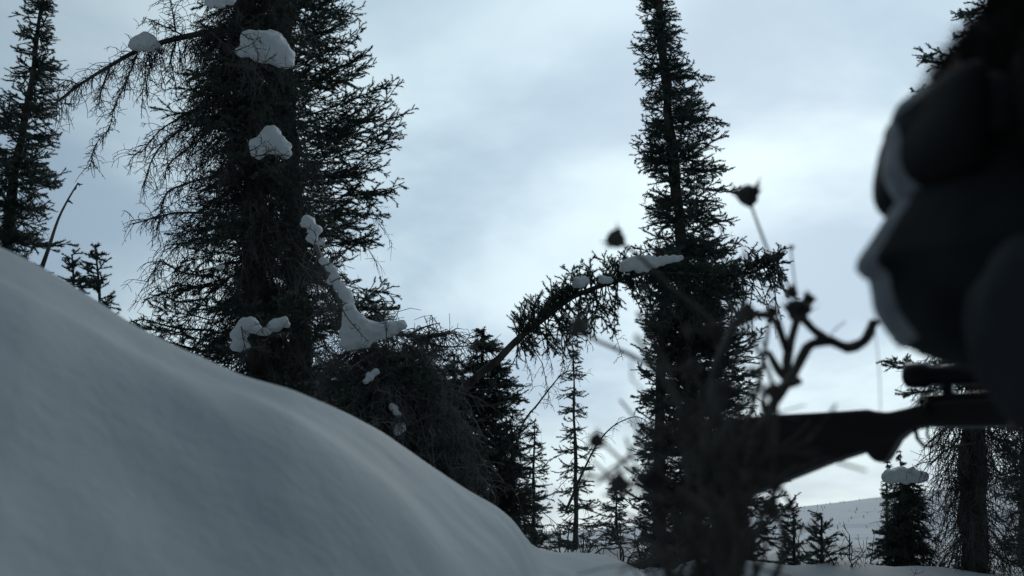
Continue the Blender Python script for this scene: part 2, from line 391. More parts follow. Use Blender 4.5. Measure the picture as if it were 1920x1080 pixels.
# living spruce of the big clump, right half
def crown_tips(ac, dc):
    for x, y, x0, y0 in ((742, 150, 560, 225), (758, 256, 560, 300), (736, 205, 570, 262), (756, 342, 575, 372), (716, 460, 580, 440), (706, 440, 600, 468), (764, 575, 600, 560), (745, 556, 600, 520), (702, 112, 555, 190), (684, 62, 555, 140), (722, 392, 570, 400), (664, 20, 545, 90), (655, -30, 540, 40), (700, 88, 560, 165), (730, 600, 600, 590), (735, 300, 575, 330), (712, 180, 560, 240), (752, 232, 640, 272), (715, 355, 600, 350), (735, 590, 620, 600)):
        for q in range(2):
            P0 = pxpath([(x0, y0+q*7), (x-q*18, y+q*9)], 6.5); P0[0][1] += rng.uniform(-.15, .15); d = P0[1]-P0[0]
            green_branch(ac, P0[0], unit(d), float(np.linalg.norm(d)), droop=-0.12, lift=0.12, s2=0.034, fl=0.07, dens3=0.036, bare_in=0.3, maxl2=0.15)
tree('spruce_tree', 'broad spruce with upturned needle fingers, right half of the tall central clump', 'tree',
     [(575, 1150), (568, 800), (555, 500), (543, 250), (533, 40), (525, -160)], 6.7, 0.09, 0.035,
     [(-160, 400, 640), (0, 400, 662), (60, 410, 690), (110, 410, 705), (160, 410, 742), (205, 420, 735), (260, 420, 765), (350, 420, 760), (385, 430, 722), (410, 430, 700), (460, 430, 722), (500, 430, 690), (530, 430, 700), (572, 430, 768), (610, 420, 745), (650, 420, 650), (800, 420, 700), (1150, 400, 750)],
     400, 110, shape=0.7, reach=0.84, green_kw=dict(droop=-0.25, lift=0.5, s2=0.040, fl=0.085, dens3=0.040, bare_in=0.2, maxl2=0.24), mt='needle', group='spruces of the near wood', extra=crown_tips,
     dead_range=(0.1, 0.75), dead_kw=dict(s2=0.04, l2=0.16))
# drooping, half dead spruce of the clump
def over(pts, D, ac, dc, s2=0.012, l2=0.07, hang=0.2, r=0.004):
    Q = resample(pxpath(pts, D), 0.02, 0.004); dc.bare(Q[:-1], Q[1:], np.linspace(r, r*.4, len(Q)-1), np.linspace(r, r*.4, len(Q)-1)); twigs(dc, Q, s2, l2, hang, 2, 0.0016)
def limb_left(ac, dc):
    P = resample(pxpath([(470, 60), (400, 62), (330, 74), (262, 96), (205, 126), (150, 160), (100, 196)], 5.7), 0.04, 0.006)
    dc.bare(P[:-1], P[1:], np.linspace(0.03, 0.008, len(P)-1), np.linspace(0.029, 0.007, len(P)-1))
    twigs(dc, P, 0.0085, 0.2, 1.0, 3, 0.0023)
    for k in range(14):
        q = rng.integers(0, len(P)//2); dead_branch(dc, P[q], unit(np.array([rng.uniform(-1, .3), rng.normal(0, .6), -.3])), rng.uniform(.12, .3), droop=-.2, curve=-.5, s2=.02, l2=.12, tr=.0022)
    for pts in ([(258, 100), (238, 150), (215, 200), (205, 240), (180, 270), (168, 312)], [(330, 78), (320, 110), (330, 160)], [(300, 85), (280, 130), (272, 175)],
                [(205, 126), (190, 170), (185, 200)], [(150, 160), (125, 150), (108, 165)], [(330, 60), (325, 30), (318, -20)], [(350, 70), (300, 45), (270, 32)]):
        Q = resample(pxpath(pts, 5.65), 0.03, 0.005); dc.bare(Q[:-1], Q[1:], np.linspace(0.006, 0.002, len(Q)-1), np.linspace(0.006, 0.002, len(Q)-1))
        twigs(dc, Q, 0.009, 0.12, 0.7, 3, 0.0023)
    for pts in ([(400, 190), (350, 215), (300, 245), (265, 285), (242, 290)], [(390, 210), (330, 250), (290, 290), (272, 340), (270, 350)], [(400, 240), (350, 280), (315, 310), (310, 335)],
                [(400, 400), (330, 400), (290, 408), (250, 420)], [(400, 330), (350, 345), (310, 365), (295, 430)], [(400, 520), (340, 510), (300, 490), (288, 515)],
                [(400, 620), (330, 615), (270, 600), (243, 605)], [(380, 660), (310, 640), (260, 625)], [(390, 560), (330, 565), (300, 545)], [(400, 440), (350, 455), (310, 460)]):
        Q = resample(pxpath(pts, 5.7), 0.03, 0.006); dc.bare(Q[:-1], Q[1:], np.linspace(0.009, 0.003, len(Q)-1), np.linspace(0.009, 0.003, len(Q)-1))
        twigs(dc, Q, 0.010, 0.14, 0.9, 3, 0.0021)
        ac.needles(Q[len(Q)//3:-1], Q[len(Q)//3+1:]); ac.bare(Q[:-1], Q[1:], 0.003, 0.003)
    for pts in ([(440, 96), (470, 84), (487, 70)], [(452, 62), (470, 74), (492, 70)], [(478, 128), (484, 110), (482, 90)], [(490, 124), (505, 110), (518, 104)], [(500, 132), (530, 128), (556, 124)], [(440, 120), (480, 128), (500, 124)],
                [(455, 290), (480, 278), (498, 264)], [(490, 292), (515, 280), (530, 290)], [(470, 296), (500, 290), (545, 292)], [(452, 612), (456, 640), (464, 660)], [(440, 668), (470, 652), (500, 650)], [(490, 640), (520, 626), (545, 622)],
                [(480, 590), (492, 605), (490, 625)], [(395, 60), (440, 100), (470, 130)], [(400, 20), (440, 40), (460, 30)]):
        over(pts, 5.02, ac, dc, 0.014, 0.07)
    for k in range(34):   # heavy drooping boughs high on the stem
        y = rng.uniform(-60, 330); b = np.array(at(462+rng.uniform(-12, 12), y, 5.9)); az = rng.uniform(0, 2*np.pi); d = unit(np.array([math.cos(az), math.sin(az), 0]))
        green_branch(ac, b, d, rng.uniform(0.22, 0.42), droop=-0.45, lift=-0.2, s2=0.032, fl=0.055, bare_in=0.1)
        dead_branch(dc, b, d, rng.uniform(0.25, 0.42), droop=-0.2, curve=-0.7, s2=0.018, l2=0.22)
    for pts in ([(400, 640), (320, 630), (280, 612), (244, 604)], [(390, 600), (330, 590), (290, 575)], [(400, 700), (330, 660), (280, 640)]):
        P0 = pxpath(pts, 5.6); d = P0[-1]-P0[0]; green_branch(ac, P0[0], unit(d), float(np.linalg.norm(d)), droop=0.0, lift=0.0, s2=0.028)
tree('spruce_tree', 'half dead drooping spruce hung with bare twigs, left half of the central clump', 'tree',
     [(505, 1150), (495, 800), (478, 500), (470, 250), (462, 60), (440, -160)], 5.9, 0.085, 0.045,
     [(-160, 370, 600), (0, 372, 590), (60, 350, 585), (130, 335, 590), (200, 335, 595), (280, 345, 610), (340, 340, 620), (420, 318, 620), (500, 308, 625), (580, 300, 640), (640, 290, 660), (720, 285, 670), (1150, 280, 680)],
     270, 400, shape=0.8, reach=0.92, green_kw=dict(droop=-0.55, lift=0.2, s2=0.033, fl=0.055, dens3=0.032, bare_in=0.3), dead_kw=dict(droop=-0.35, curve=-0.55, s2=0.022, l2=0.2, tr=0.0022, sub=3, r=0.005),
     mt='needle', dead_mat='twig', group='spruces of the near wood', extra=limb_left)
# bent dead stem with snow beads and a broken tip
def bent(ac, dc):
    P = resample(pxpath([(580, 420), (610, 510), (650, 590), (690, 625), (740, 625), (800, 632), (845, 622)], 5.2), 0.03, 0.004)
    dc.bare(P[:-1], P[1:], np.linspace(0.016, 0.012, len(P)-1), np.linspace(0.016, 0.012, len(P)-1))
    twigs(dc, P[len(P)//6:], 0.005, 0.26, 1.25, 4, 0.0023)
    for pts in ([(640, 575), (655, 600), (690, 640)], [(725, 640), (724, 610), (722, 575)], [(645, 660), (690, 652), (720, 650)], [(655, 690), (690, 668), (720, 655)], [(588, 470), (592, 440), (575, 425)], [(620, 530), (640, 520), (660, 530)], [(600, 500), (625, 490), (640, 470)]): over(pts, 4.9, ac, dc, 0.02, 0.05)
    for pts in ([(760, 630), (800, 612), (825, 606)], [(780, 634), (830, 650), (880, 648)], [(800, 630), (850, 625), (862, 640)], [(735, 640), (720, 600), (725, 570)],
                [(690, 640), (640, 680), (620, 700)], [(700, 650), (760, 670), (800, 720), (812, 800)], [(720, 650), (700, 720), (730, 800), (745, 880)]):
        Q = resample(pxpath(pts, 5.15), 0.03, 0.006); dc.bare(Q[:-1], Q[1:], np.linspace(0.008, 0.003, len(Q)-1), np.linspace(0.008, 0.003, len(Q)-1))
        twigs(dc, Q, 0.012, 0.16, 1.2, 3, 0.002)
tree('dead_tree', 'bent grey dead tree with a mop of hanging twigs under the big snow clump', 'tree',
     [(800, 1150), (770, 950), (745, 800), (715, 690), (695, 640)], 5.3, 0.05, 0.03,
     [(640, 620, 850), (700, 610, 880), (760, 600, 885), (860, 650, 890), (1000, 700, 900), (1150, 700, 900)],
     70, 330, dead_kw=dict(droop=0.1, curve=-0.9, s2=0.018, l2=0.24, tr=0.0021, sub=4), dead_mat='twig_grey', green_kw=dict(droop=-0.5, lift=0.1), group='bent dead trees', extra=bent, shoot=False)
# spruce with pointed leader
tree('spruce_tree', 'mid sized spruce whose pointed leader stands at the foot of the arching limb', 'tree',
     [(900, 1150), (902, 900), (905, 740), (908, 622)], 6.3, 0.05, 0.006,
     [(620, 903, 912), (650, 882, 935), (680, 880, 950), (720, 868, 978), (770, 862, 985), (850, 850, 990), (930, 845, 1005), (1010, 845, 1025), (1150, 840, 1040)],
     330, 130, green_kw=dict(droop=-0.25, lift=0.3, s2=0.034, fl=0.06, bare_in=0.15), dead_kw=dict(s2=0.03, l2=0.18), mt='needle2', group='spruces of the near wood')
tree('spruce_tree', 'ragged spruce filling the dark thicket behind the bent dead tree', 'tree',
     [(800, 1150), (800, 900), (790, 640)], 6.6, 0.04, 0.008,
     [(645, 768, 790), (670, 740, 845), (720, 720, 880), (800, 720, 900), (900, 730, 920), (1150, 720, 940)],
     260, 200, green_kw=dict(droop=-0.3, lift=0.3, s2=0.04, fl=0.06, bare_in=0.15), dead_kw=dict(s2=0.03, l2=0.2), mt='needle', dead_mat='twig_grey', group='spruces of the near wood')
tree('spruce_tree', 'dark low spruce right of the pointed leader, just above the bank crest', 'tree',
     [(965, 1150), (962, 980), (958, 800)], 6.9, 0.03, 0.006,
     [(800, 954, 962), (850, 930, 985), (920, 915, 1010), (1000, 905, 1035), (1150, 900, 1050)],
     110, 60, green_kw=dict(droop=-0.3, lift=0.3, s2=0.04, fl=0.06, bare_in=0.15), dead_kw=dict(s2=0.03, l2=0.16), mt='needle', group='spruces of the near wood')
tree('spruce_tree', 'low ragged spruce squeezed between the bent dead tree and the pointed leader', 'tree',
     [(862, 1150), (860, 900), (852, 668)], 6.5, 0.03, 0.006,
     [(668, 848, 856), (700, 815, 890), (760, 790, 905), (900, 780, 930), (1150, 770, 950)],
     170, 120, green_kw=dict(droop=-0.3, lift=0.3, s2=0.04, fl=0.06, bare_in=0.15), dead_kw=dict(s2=0.03, l2=0.2), mt='needle2', dead_mat='twig_grey', group='spruces of the near wood')
# arching limb (bent tree leaning into the right spruce)
def arch(ac, dc):
    P = resample(pxpath([(935, 672), (965, 640), (1020, 598), (1070, 560), (1130, 535), (1200, 515), (1270, 512), (1340, 520), (1400, 512), (1440, 498), (1478, 492)], 5.9), 0.03, 0.008)
    n = len(P); i0 = int(n*0.1)
    for q in range(i0, n-2, 1):
        tg = unit(P[q+1]-P[q]); f = q/n
        for _ in range(3):
            if rng.random() < (0.85 if 0.05 < f < 0.62 else 0.85):
                # upright needle shoots
                d = unit(tg*rng.uniform(0.1, 0.7)*rng.choice([1, 1, -0.5]) + UP*rng.uniform(0.5, 1.2) + np.array([0, rng.normal(0, 0.4), 0])); l = rng.uniform(0.05, 0.21)*(1 if f < 0.6 else 0.6)
                d[2] = d[2] if f < 0.62 else d[2]*0.5
                green_branch(ac, P[q], unit(d), l, droop=0, lift=0.05, s2=0.034, fl=0.062, bare_in=0.1)
            if rng.random() < 0.55:
                d = unit(tg*rng.uniform(-0.2, 0.8) + UP*rng.uniform(-1.2, -0.5) + np.array([0, rng.normal(0, 0.5), 0])); l = rng.uniform(0.06, 0.3)*(1 if f > 0.15 else 0.6)
                green_branch(ac, P[q], d, l, droop=-0.2, lift=-0.1, s2=0.035, fl=0.045, bare_in=0.2)
        for _ in range(2):
            dr = unit(tg*rng.uniform(0.2, 1)+rng.normal(0, 0.7, 3)); green_branch(ac, P[q], dr, rng.uniform(0.06, 0.11), droop=0, lift=0, s2=0.03, fl=0.05, bare_in=0.05)
        if rng.random() < 0.35: dead_branch(dc, P[q], unit(tg*0.4-UP*0.6+np.array([0, rng.normal(0, .4), 0])), rng.uniform(0.1, 0.32), droop=-0.3, curve=-0.4, s2=0.03, l2=0.08)
    ac.needles(P[n//2:-1], P[n//2+1:])
tree('bent_tree', 'young spruce bowed into an arch, its crown resting in the tall right spruce', 'tree',
     [(700, 1200), (790, 900), (870, 735), (935, 672), (965, 640), (1020, 598), (1070, 560), (1130, 535), (1200, 515), (1270, 512), (1340, 520), (1400, 512), (1440, 498), (1478, 492)],
     5.9, 0.038, 0.004, [(500, 900, 901), (1100, 900, 901)], 0, 0, group='bent dead trees', extra=arch)
# tall right spruce
def right_extra(ac, dc):
    for k in range(190):
        y = rng.uniform(480, 1090); b = np.array(at(1282+(y-480)*0.03, y, 6.5)); az = rng.uniform(0, 2*np.pi); c = math.cos(az)
        d = unit(np.array([c, math.sin(az), 0])); L = (0.27+0.12*(y-480)/600)*(1.25 if c > 0 else 0.85)*rng.uniform(0.6, 1.1)
        green_branch(ac, b, d, L, droop=-0.3, lift=0.35, s2=0.04, fl=0.066, bare_in=0.2)
    for pts in ([(1275, 130), (1310, 150), (1332, 155)], [(1290, 215), (1340, 222), (1372, 228)], [(1300, 345), (1350, 345), (1392, 352)], [(1250, 85), (1200, 88), (1180, 92)],
                [(1300, 410), (1350, 410), (1366, 412)], [(1330, 500), (1375, 480), (1392, 450)], [(1250, 120), (1215, 140), (1195, 148)], [(1260, 280), (1210, 262), (1188, 262)]):
        P0 = pxpath(pts, 6.4); d = P0[-1]-P0[0]; green_branch(ac, P0[0], unit(d), float(np.linalg.norm(d)), droop=0.05, lift=-0.05, s2=0.03, fl=0.05)
tree('spruce_tree', 'tall slender spruce reaching out of the top of the photo, right of centre', 'tree',
     [(1310, 1180), (1300, 900), (1290, 620), (1275, 430), (1255, 220), (1238, 60), (1228, -80)], 6.5, 0.052, 0.024,
     [(-80, 1200, 1258), (0, 1192, 1262), (40, 1196, 1270), (75, 1190, 1284), (100, 1180, 1290), (150, 1200, 1325), (190, 1212, 1325), (235, 1208, 1355), (260, 1190, 1340), (320, 1195, 1362), (350, 1195, 1375), (400, 1204, 1362), (450, 1212, 1375), (500, 1215, 1420), (540, 1216, 1425), (600, 1215, 1410), (660, 1214, 1430), (700, 1198, 1448), (760, 1200, 1428), (850, 1190, 1440), (950, 1185, 1470), (1020, 1190, 1500), (1180, 1190, 1500)],
     620, 90, reach=0.92, green_kw=dict(droop=-0.3, lift=0.4, s2=0.040, fl=0.066, dens3=0.03, bare_in=0.15), dead_kw=dict(s2=0.04, l2=0.1), mt='needle2', group='spruces of the near wood', extra=right_extra)
tree('spruce_tree', 'second thinner spruce stem close beside the tall right spruce', 'tree',
     [(1232, 1180), (1236, 900), (1242, 650), (1250, 480)], 6.35, 0.045, 0.02,
     [(480, 1220, 1270), (560, 1212, 1290), (700, 1200, 1300), (900, 1180, 1310), (1180, 1185, 1320)],
     120, 50, green_kw=dict(droop=-0.28, lift=0.4, s2=0.042, fl=0.062), dead_kw=dict(s2=0.04, l2=0.1), mt='needle2', group='spruces of the near wood')
# slender little spruces in the gap
tree('spruce_tree', 'very slim little spruce standing alone in the gap of sky', 'tree', [(1078, 1150), (1077, 850), (1075, 640)], 9.0, 0.03, 0.004,
     [(640, 1072, 1078), (690, 1058, 1092), (740, 1055, 1100), (790, 1045, 1106), (830, 1048, 1110), (900, 1036, 1125), (960, 1030, 1135), (1040, 1024, 1145), (1150, 1020, 1150)],
     130, 20, green_kw=dict(droop=-0.35, lift=0.35, s2=0.045, fl=0.06, dens3=0.045, bare_in=0.1), dead_kw=dict(s2=0.06, l2=0.1), dens=300, nw=0.0032, nl=0.014, mt='needle2', group='spruces in the gap')
tree('spruce_tree', 'small spruce just left of the slim one, half hidden by the leaning bare stem', 'tree', [(1000, 1150), (1000, 950), (1001, 792)], 8.6, 0.028, 0.004,
     [(792, 998, 1004), (830, 985, 1016), (880, 978, 1025), (950, 968, 1036), (1060, 958, 1048), (1150, 955, 1050)],
     110, 20, green_kw=dict(droop=-0.35, lift=0.35, s2=0.05, fl=0.055, dens3=0.045, bare_in=0.1), dead_kw=dict(s2=0.06, l2=0.1), dens=300, nw=0.0032, nl=0.014, mt='needle2', group='spruces in the gap')
tree('spruce_tree', 'low spruce in the gap close against the tall right spruce', 'tree', [(1158, 1150), (1156, 1030), (1154, 905)], 8.2, 0.022, 0.004,
     [(905, 1150, 1158), (950, 1128, 1175), (1000, 1118, 1186), (1060, 1110, 1195), (1150, 1100, 1200)],
     120, 15, green_kw=dict(droop=-0.3, lift=0.3, s2=0.05, fl=0.055, dens3=0.045, bare_in=0.1), dead_kw=dict(s2=0.06, l2=0.1), dens=300, nw=0.0032, nl=0.014, mt='needle2', group='spruces in the gap')
# bare leaning stems
def bare_tree(label, pts, D, r0, r1, s2=0.03, l2=0.14, hang=0.3, subb=(), name='bare_tree', green=False, sub=2, tr=0.0018):
    P = resample(pxpath(pts, D), 0.03, 0.004); root = empty(name, tuple(P[0])); tag(root, label, 'tree', 'bare leaning stems')
    link('trunk', tube_mesh('trunk', P, np.linspace(r0, r1, len(P)), 7, 0.15), M['bark'], root, True)
    dc = Acc(); twigs(dc, P[len(P)//5:], s2, l2, hang, sub, tr)
    for b in subb:
        Q = resample(pxpath(b, D), 0.03, 0.004); dc.bare(Q[:-1], Q[1:], np.linspace(r0*0.5, r1, len(Q)-1), np.linspace(r0*0.5, r1*0.8, len(Q)-1)); twigs(dc, Q, s2, l2*0.6, hang, sub, tr)
    V2, T2 = bake_bare(np.concatenate(dc.b)); link('twigs', tri_mesh('twigs', V2, T2), M['twig'], root); return root
bare_tree('thin bare stem leaning right across the gap, bowed at its tip', [(950, 960), (975, 810), (1010, 755), (1050, 705), (1075, 695), (1092, 700)], 7.5, 0.012, 0.003, s2=0.02, l2=0.14, hang=0.9)
bare_tree('thin bare arching stem curving into the foot of the tall right spruce', [(1060, 960), (1110, 850), (1140, 808), (1170, 788), (1196, 782), (1215, 792)], 7.5, 0.011, 0.003, s2=0.025, l2=0.13, hang=1.2)
bare_tree('knobbly dead stick poking up from the snow bank at the left', [(60, 560), (78, 505), (92, 465), (110, 410), (130, 370), (147, 342)], 4.0, 0.011, 0.003, s2=0.07, l2=0.02, hang=0, sub=0, tr=0.003,
          subb=([(92, 462), (104, 455)], [(128, 376), (136, 380)], [(147, 344), (150, 346)]), name='dead_stick')
# saplings behind the bank
def sapling(label, trunk, D, edges, n=34, **k):
    return tree('spruce_sapling', label, 'sapling', trunk, D, 0.012, 0.004, edges, n, 0, green_kw=dict(droop=0.15, lift=0.25, s2=0.05, fl=0.05, dens3=0.04, bare_in=0.15, **k), mt='needle2', group='spruce saplings', dens=520)
sapling('small sapling behind the bank crest, left of its taller neighbour', [(140, 720), (137, 600), (133, 478)], 5.0, [(478, 130, 136), (500, 115, 150), (540, 102, 162), (600, 95, 165), (720, 90, 170)], 46)
sapling('taller sapling behind the bank crest with one long arm to the right', [(190, 760), (186, 620), (180, 466)], 5.0, [(466, 176, 184), (490, 160, 205), (505, 155, 226), (540, 145, 212), (600, 150, 215), (760, 140, 220)], 60)
sapling('sapling at the foot of the tall right spruce, left one of two', [(1492, 1160), (1490, 1060), (1488, 968)], 5.2, [(968, 1484, 1492), (1000, 1472, 1506), (1040, 1464, 1514), (1160, 1450, 1530)], 44)
sapling('sapling with bottle brush leader below the rifle stock, right one of two', [(1545, 1160), (1544, 1060), (1540, 966)], 5.0, [(966, 1536, 1544), (1000, 1520, 1558), (1040, 1512, 1575), (1160, 1500, 1590)], 44)
# brush
for lb, x, D in (('bare leafless shrub with forked twigs, left of the snow capped spruce', 1618, 5.4), ('low bare shrub right of the two saplings', 1578, 5.0), ('leafless twiggy shrub poking from the snow left of the tall right spruce', 1165, 4.6), ('dark leafless shrub on the snow under the tall right spruce', 1262, 4.6), ('sprawling bare shrub at the right end of the snow bank', 1085, 5.0), ('leafless shrub in the snow directly below the very slim little spruce', 1048, 5.6), ('leafless shrub between the low gap spruce and the tall right spruce', 1205, 5.4)):
    P0 = np.array(at(x, 1120 if x > 1300 else 1066, D)); root = empty('shrub', tuple(P0)); tag(root, lb, 'shrub', 'bare shrubs'); dc = Acc()
    low = x < 1300
    for q in range(9 if not low else 8):
        d = unit(np.array([rng.normal(0, 0.55 if not low else 0.9), rng.normal(0, 0.4), 1.0 if not low else 0.6])); L = rng.uniform(0.18, 0.42)*(1 if not low else 0.75); st = L/6; pts = [P0]
        for j in range(6): d = unit(d+rng.normal(0, 0.25, 3)); pts.append(pts[-1]+d*st)
        pts = np.array(pts); dc.bare(pts[:-1], pts[1:], np.linspace(0.005, 0.002, 6), np.linspace(0.005, 0.002, 6)); twigs(dc, pts[1:], 0.05, 0.12, -0.3, 2, 0.0018)
    V2, T2 = bake_bare(np.concatenate(dc.b), 4); link('twigs', tri_mesh('twigs', V2, T2), M['twig'], root)
# right tree behind the person
def rtree(ac, dc):
    for pts in ([(1830, 150), (1790, 130), (1722, 88)], [(1830, 130), (1780, 110), (1740, 92)], [(1830, 190), (1780, 195), (1712, 180)], [(1840, 70), (1850, 50), (1833, 28)], [(1830, 60), (1810, 80), (1790, 72)], [(1820, 130), (1780, 130), (1722, 112)],
                [(1800, 690), (1720, 690), (1655, 662)], [(1800, 700), (1730, 700), (1652, 690)], [(1800, 720), (1730, 730), (1690, 745)], [(1800, 670), (1730, 660), (1690, 640)]):
        P0 = pxpath(pts, 5.1); d = P0[-1]-P0[0]; green_branch(ac, P0[0], unit(d), float(np.linalg.norm(d)), droop=-0.1, lift=0.1, s2=0.028, fl=0.05, maxl2=0.09)
    for pts in ([(1850, 860), (1880, 890), (1905, 880), (1930, 900)], [(1830, 830), (1780, 840), (1745, 870)], [(1830, 800), (1780, 800), (1740, 830)], [(1850, 820), (1900, 830), (1930, 860)]):
        Q = resample(pxpath(pts, 5.2), 0.03, 0.005); dc.bare(Q[:-1], Q[1:], 0.006, 0.006); twigs(dc, Q, 0.01, 0.16, 1.2, 3, 0.0018)
tree('spruce_tree', 'spruce with bare lower trunk at the right edge, behind the person', 'tree',
     [(1828, 1180), (1826, 1000), (1826, 800), (1840, 500), (1860, 100), (1870, -150)], 5.4, 0.072, 0.03,
     [(-150, 1800, 1950), (50, 1790, 1960), (300, 1780, 1980), (640, 1720, 2000), (760, 1740, 2000), (850, 1755, 1990), (1180, 1740, 2000)],
     150, 170, green_kw=dict(droop=-0.5, lift=0.3, s2=0.035, fl=0.05), green_range=(0.3, 1), dead_range=(0.02, 0.5), dead_kw=dict(s2=0.025, l2=0.22, droop=-0.3, curve=-0.7, tr=0.0019), group='spruces of the near wood', extra=rtree)
tree('spruce_tree', 'dense squat spruce under a flat cap of snow below the rifle', 'tree',
     [(1696, 1180), (1696, 1000), (1698, 900)], 5.8, 0.05, 0.03,
     [(895, 1660, 1738), (940, 1652, 1744), (1000, 1646, 1745), (1080, 1640, 1760), (1180, 1640, 1760)],
     190, 60, green_kw=dict(droop=-0.4, lift=0.1, s2=0.032, fl=0.05, bare_in=0.1), dead_kw=dict(s2=0.03, l2=0.15), group='spruces of the near wood')
tree('spruce_tree', 'dark spruce at the right edge behind the bare lower trunk', 'tree',
     [(1925, 1180), (1922, 950), (1925, 700)], 7.0, 0.05, 0.02,
     [(700, 1900, 1950), (800, 1880, 1970), (900, 1870, 1980), (1000, 1865, 1985), (1180, 1850, 2000)],
     120, 100, green_kw=dict(droop=-0.3, lift=0.2, s2=0.04, fl=0.055), dead_kw=dict(s2=0.03, l2=0.15), group='spruces of the near wood')
for lb, x, y in (('tiny far spruce tip rising above the snow cap, taller one', 1688, 846), ('tiny far spruce tip at the left end of the snow cap, shorter one', 1663, 864)):
    tree('spruce_tree', lb, 'tree', [(x+1, 1030), (x, 930), (x, y)], 30, 0.06, 0.01, [(y, x-1, x+1), (y+18, x-6, x+6), (y+40, x-9, x+9), (1030, x-14, x+14)], 60, 0,
         green_kw=dict(droop=-0.2, lift=0.2, s2=0.12, fl=0.12, dens3=0.1, bare_in=0.1, core=0.012, r=0.02), dens=60, nw=0.012, nl=0.05, group='far spruce tips')

hz = Acc(); 
for q in range(420):
    xp = rng.uniform(1020, 1900); yy = rng.uniform(560, 880); f = (yy-420)/480; 
    yr = np.interp(xp, [1020, 1120, 1340, 1500, 1640, 1900], [995, 992, 970, 951, 932, 905]); top = at(xp, float(yr), 900.0)
    g = f*f*(3-2*f)*0.55+0.45*f; p = np.array([top.x*yy/900, yy, -6+(top.z+6)*g-0.3]); h = rng.uniform(1.0, 2.6)
    if noise.noise(Vector((p[0]*0.02, yy*0.02, 4))) < 0.02: continue
    hz.bare(p, p+UP*h, h*0.16, 0.03)
V2, T2 = bake_bare(np.concatenate(hz.b), 5)
tag(link('distant_wood', tri_mesh('distant_wood', V2, T2), M['needle']), 'sparse dark specks of far trees on the pale ridge', 'wood', kind='stuff')

# snow in the trees
snow('round snow cap on the long limb, leftmost of the clumps', [(262, 84, 17), (280, 84, 18), (272, 78, 17)], 5.6)
snow('large dome of snow high in the central clump', [(478, 84, 27), (505, 92, 34), (525, 104, 27), (490, 100, 24), (470, 76, 16), (535, 118, 15)], 5.35, 0.009)
snow('small snow patch at the very top of the central clump', [(408, 2, 16), (428, 0, 12), (390, 8, 8)], 5.3)
snow('bell shaped snow clump in the middle of the central clump', [(508, 255, 19), (498, 274, 22), (520, 276, 22), (484, 286, 14), (536, 288, 11)], 5.3)
#snow('dim patch of snow right of the bell shaped clump', [(622, 300, 12), (640, 312, 12), (655, 326, 9)], 5.9)
snow('string of snow beads down the bent dead stem', [(578, 418, 14), (590, 432, 13), (584, 448, 10), (602, 456, 7)], 5.05, 0.006)
snow('string of small round snow beads above the big white clump', [(608, 492, 10), (620, 504, 10), (628, 522, 11), (636, 538, 10), (646, 552, 12), (652, 562, 10)], 5.05, 0.006)
snow('big sprawling white snow clump on the bend of the dead tree', [(656, 584, 14), (662, 602, 20), (660, 626, 22), (656, 646, 16), (684, 618, 20), (708, 622, 17), (732, 616, 15), (752, 612, 11), (672, 640, 18)], 5.0)
snow('tiny speck of snow at the left of the dark central clump', [(410, 502, 6), (418, 500, 5)], 5.0, 0.005)
snow('hooked C shaped snow clump low in the central clump', [(462, 614, 17), (448, 630, 15), (450, 650, 15), (470, 608, 13), (486, 622, 9), (500, 624, 9), (516, 612, 14), (532, 606, 12)], 5.1)
snow('small snow pat on a twig below the big white clump', [(694, 708, 9), (704, 700, 8), (686, 716, 6)], 5.0, 0.005)
snow('low pair of snow dabs at the foot of the dead tree', [(738, 766, 9), (745, 778, 8), (750, 804, 10), (744, 812, 7)], 5.0, 0.005)
snow('long flat snow strip on top of the arching limb', [(1174, 502, 12), (1184, 498, 15), (1198, 496, 16), (1212, 496, 15), (1226, 495, 12), (1240, 492, 10), (1252, 489, 9), (1264, 487, 8), (1276, 484, 6)], 5.68, 0.006)
snow('small snow wad among the needles half way up the arching limb', [(1086, 532, 12), (1096, 528, 10)], 5.7, 0.005)
snow('snow pat between the small wad and the long strip on the arching limb', [(1130, 526, 9), (1142, 527, 8)], 5.7, 0.005)
snow('flat snow cap on the squat spruce below the rifle', [(1672, 896, 15), (1690, 893, 16), (1712, 893, 15), (1730, 896, 11)], 5.35)
snow('low snow hummock under the tall right spruce', [(1300, 1078, 16), (1280, 1080, 14), (1320, 1082, 13)], 4.4)

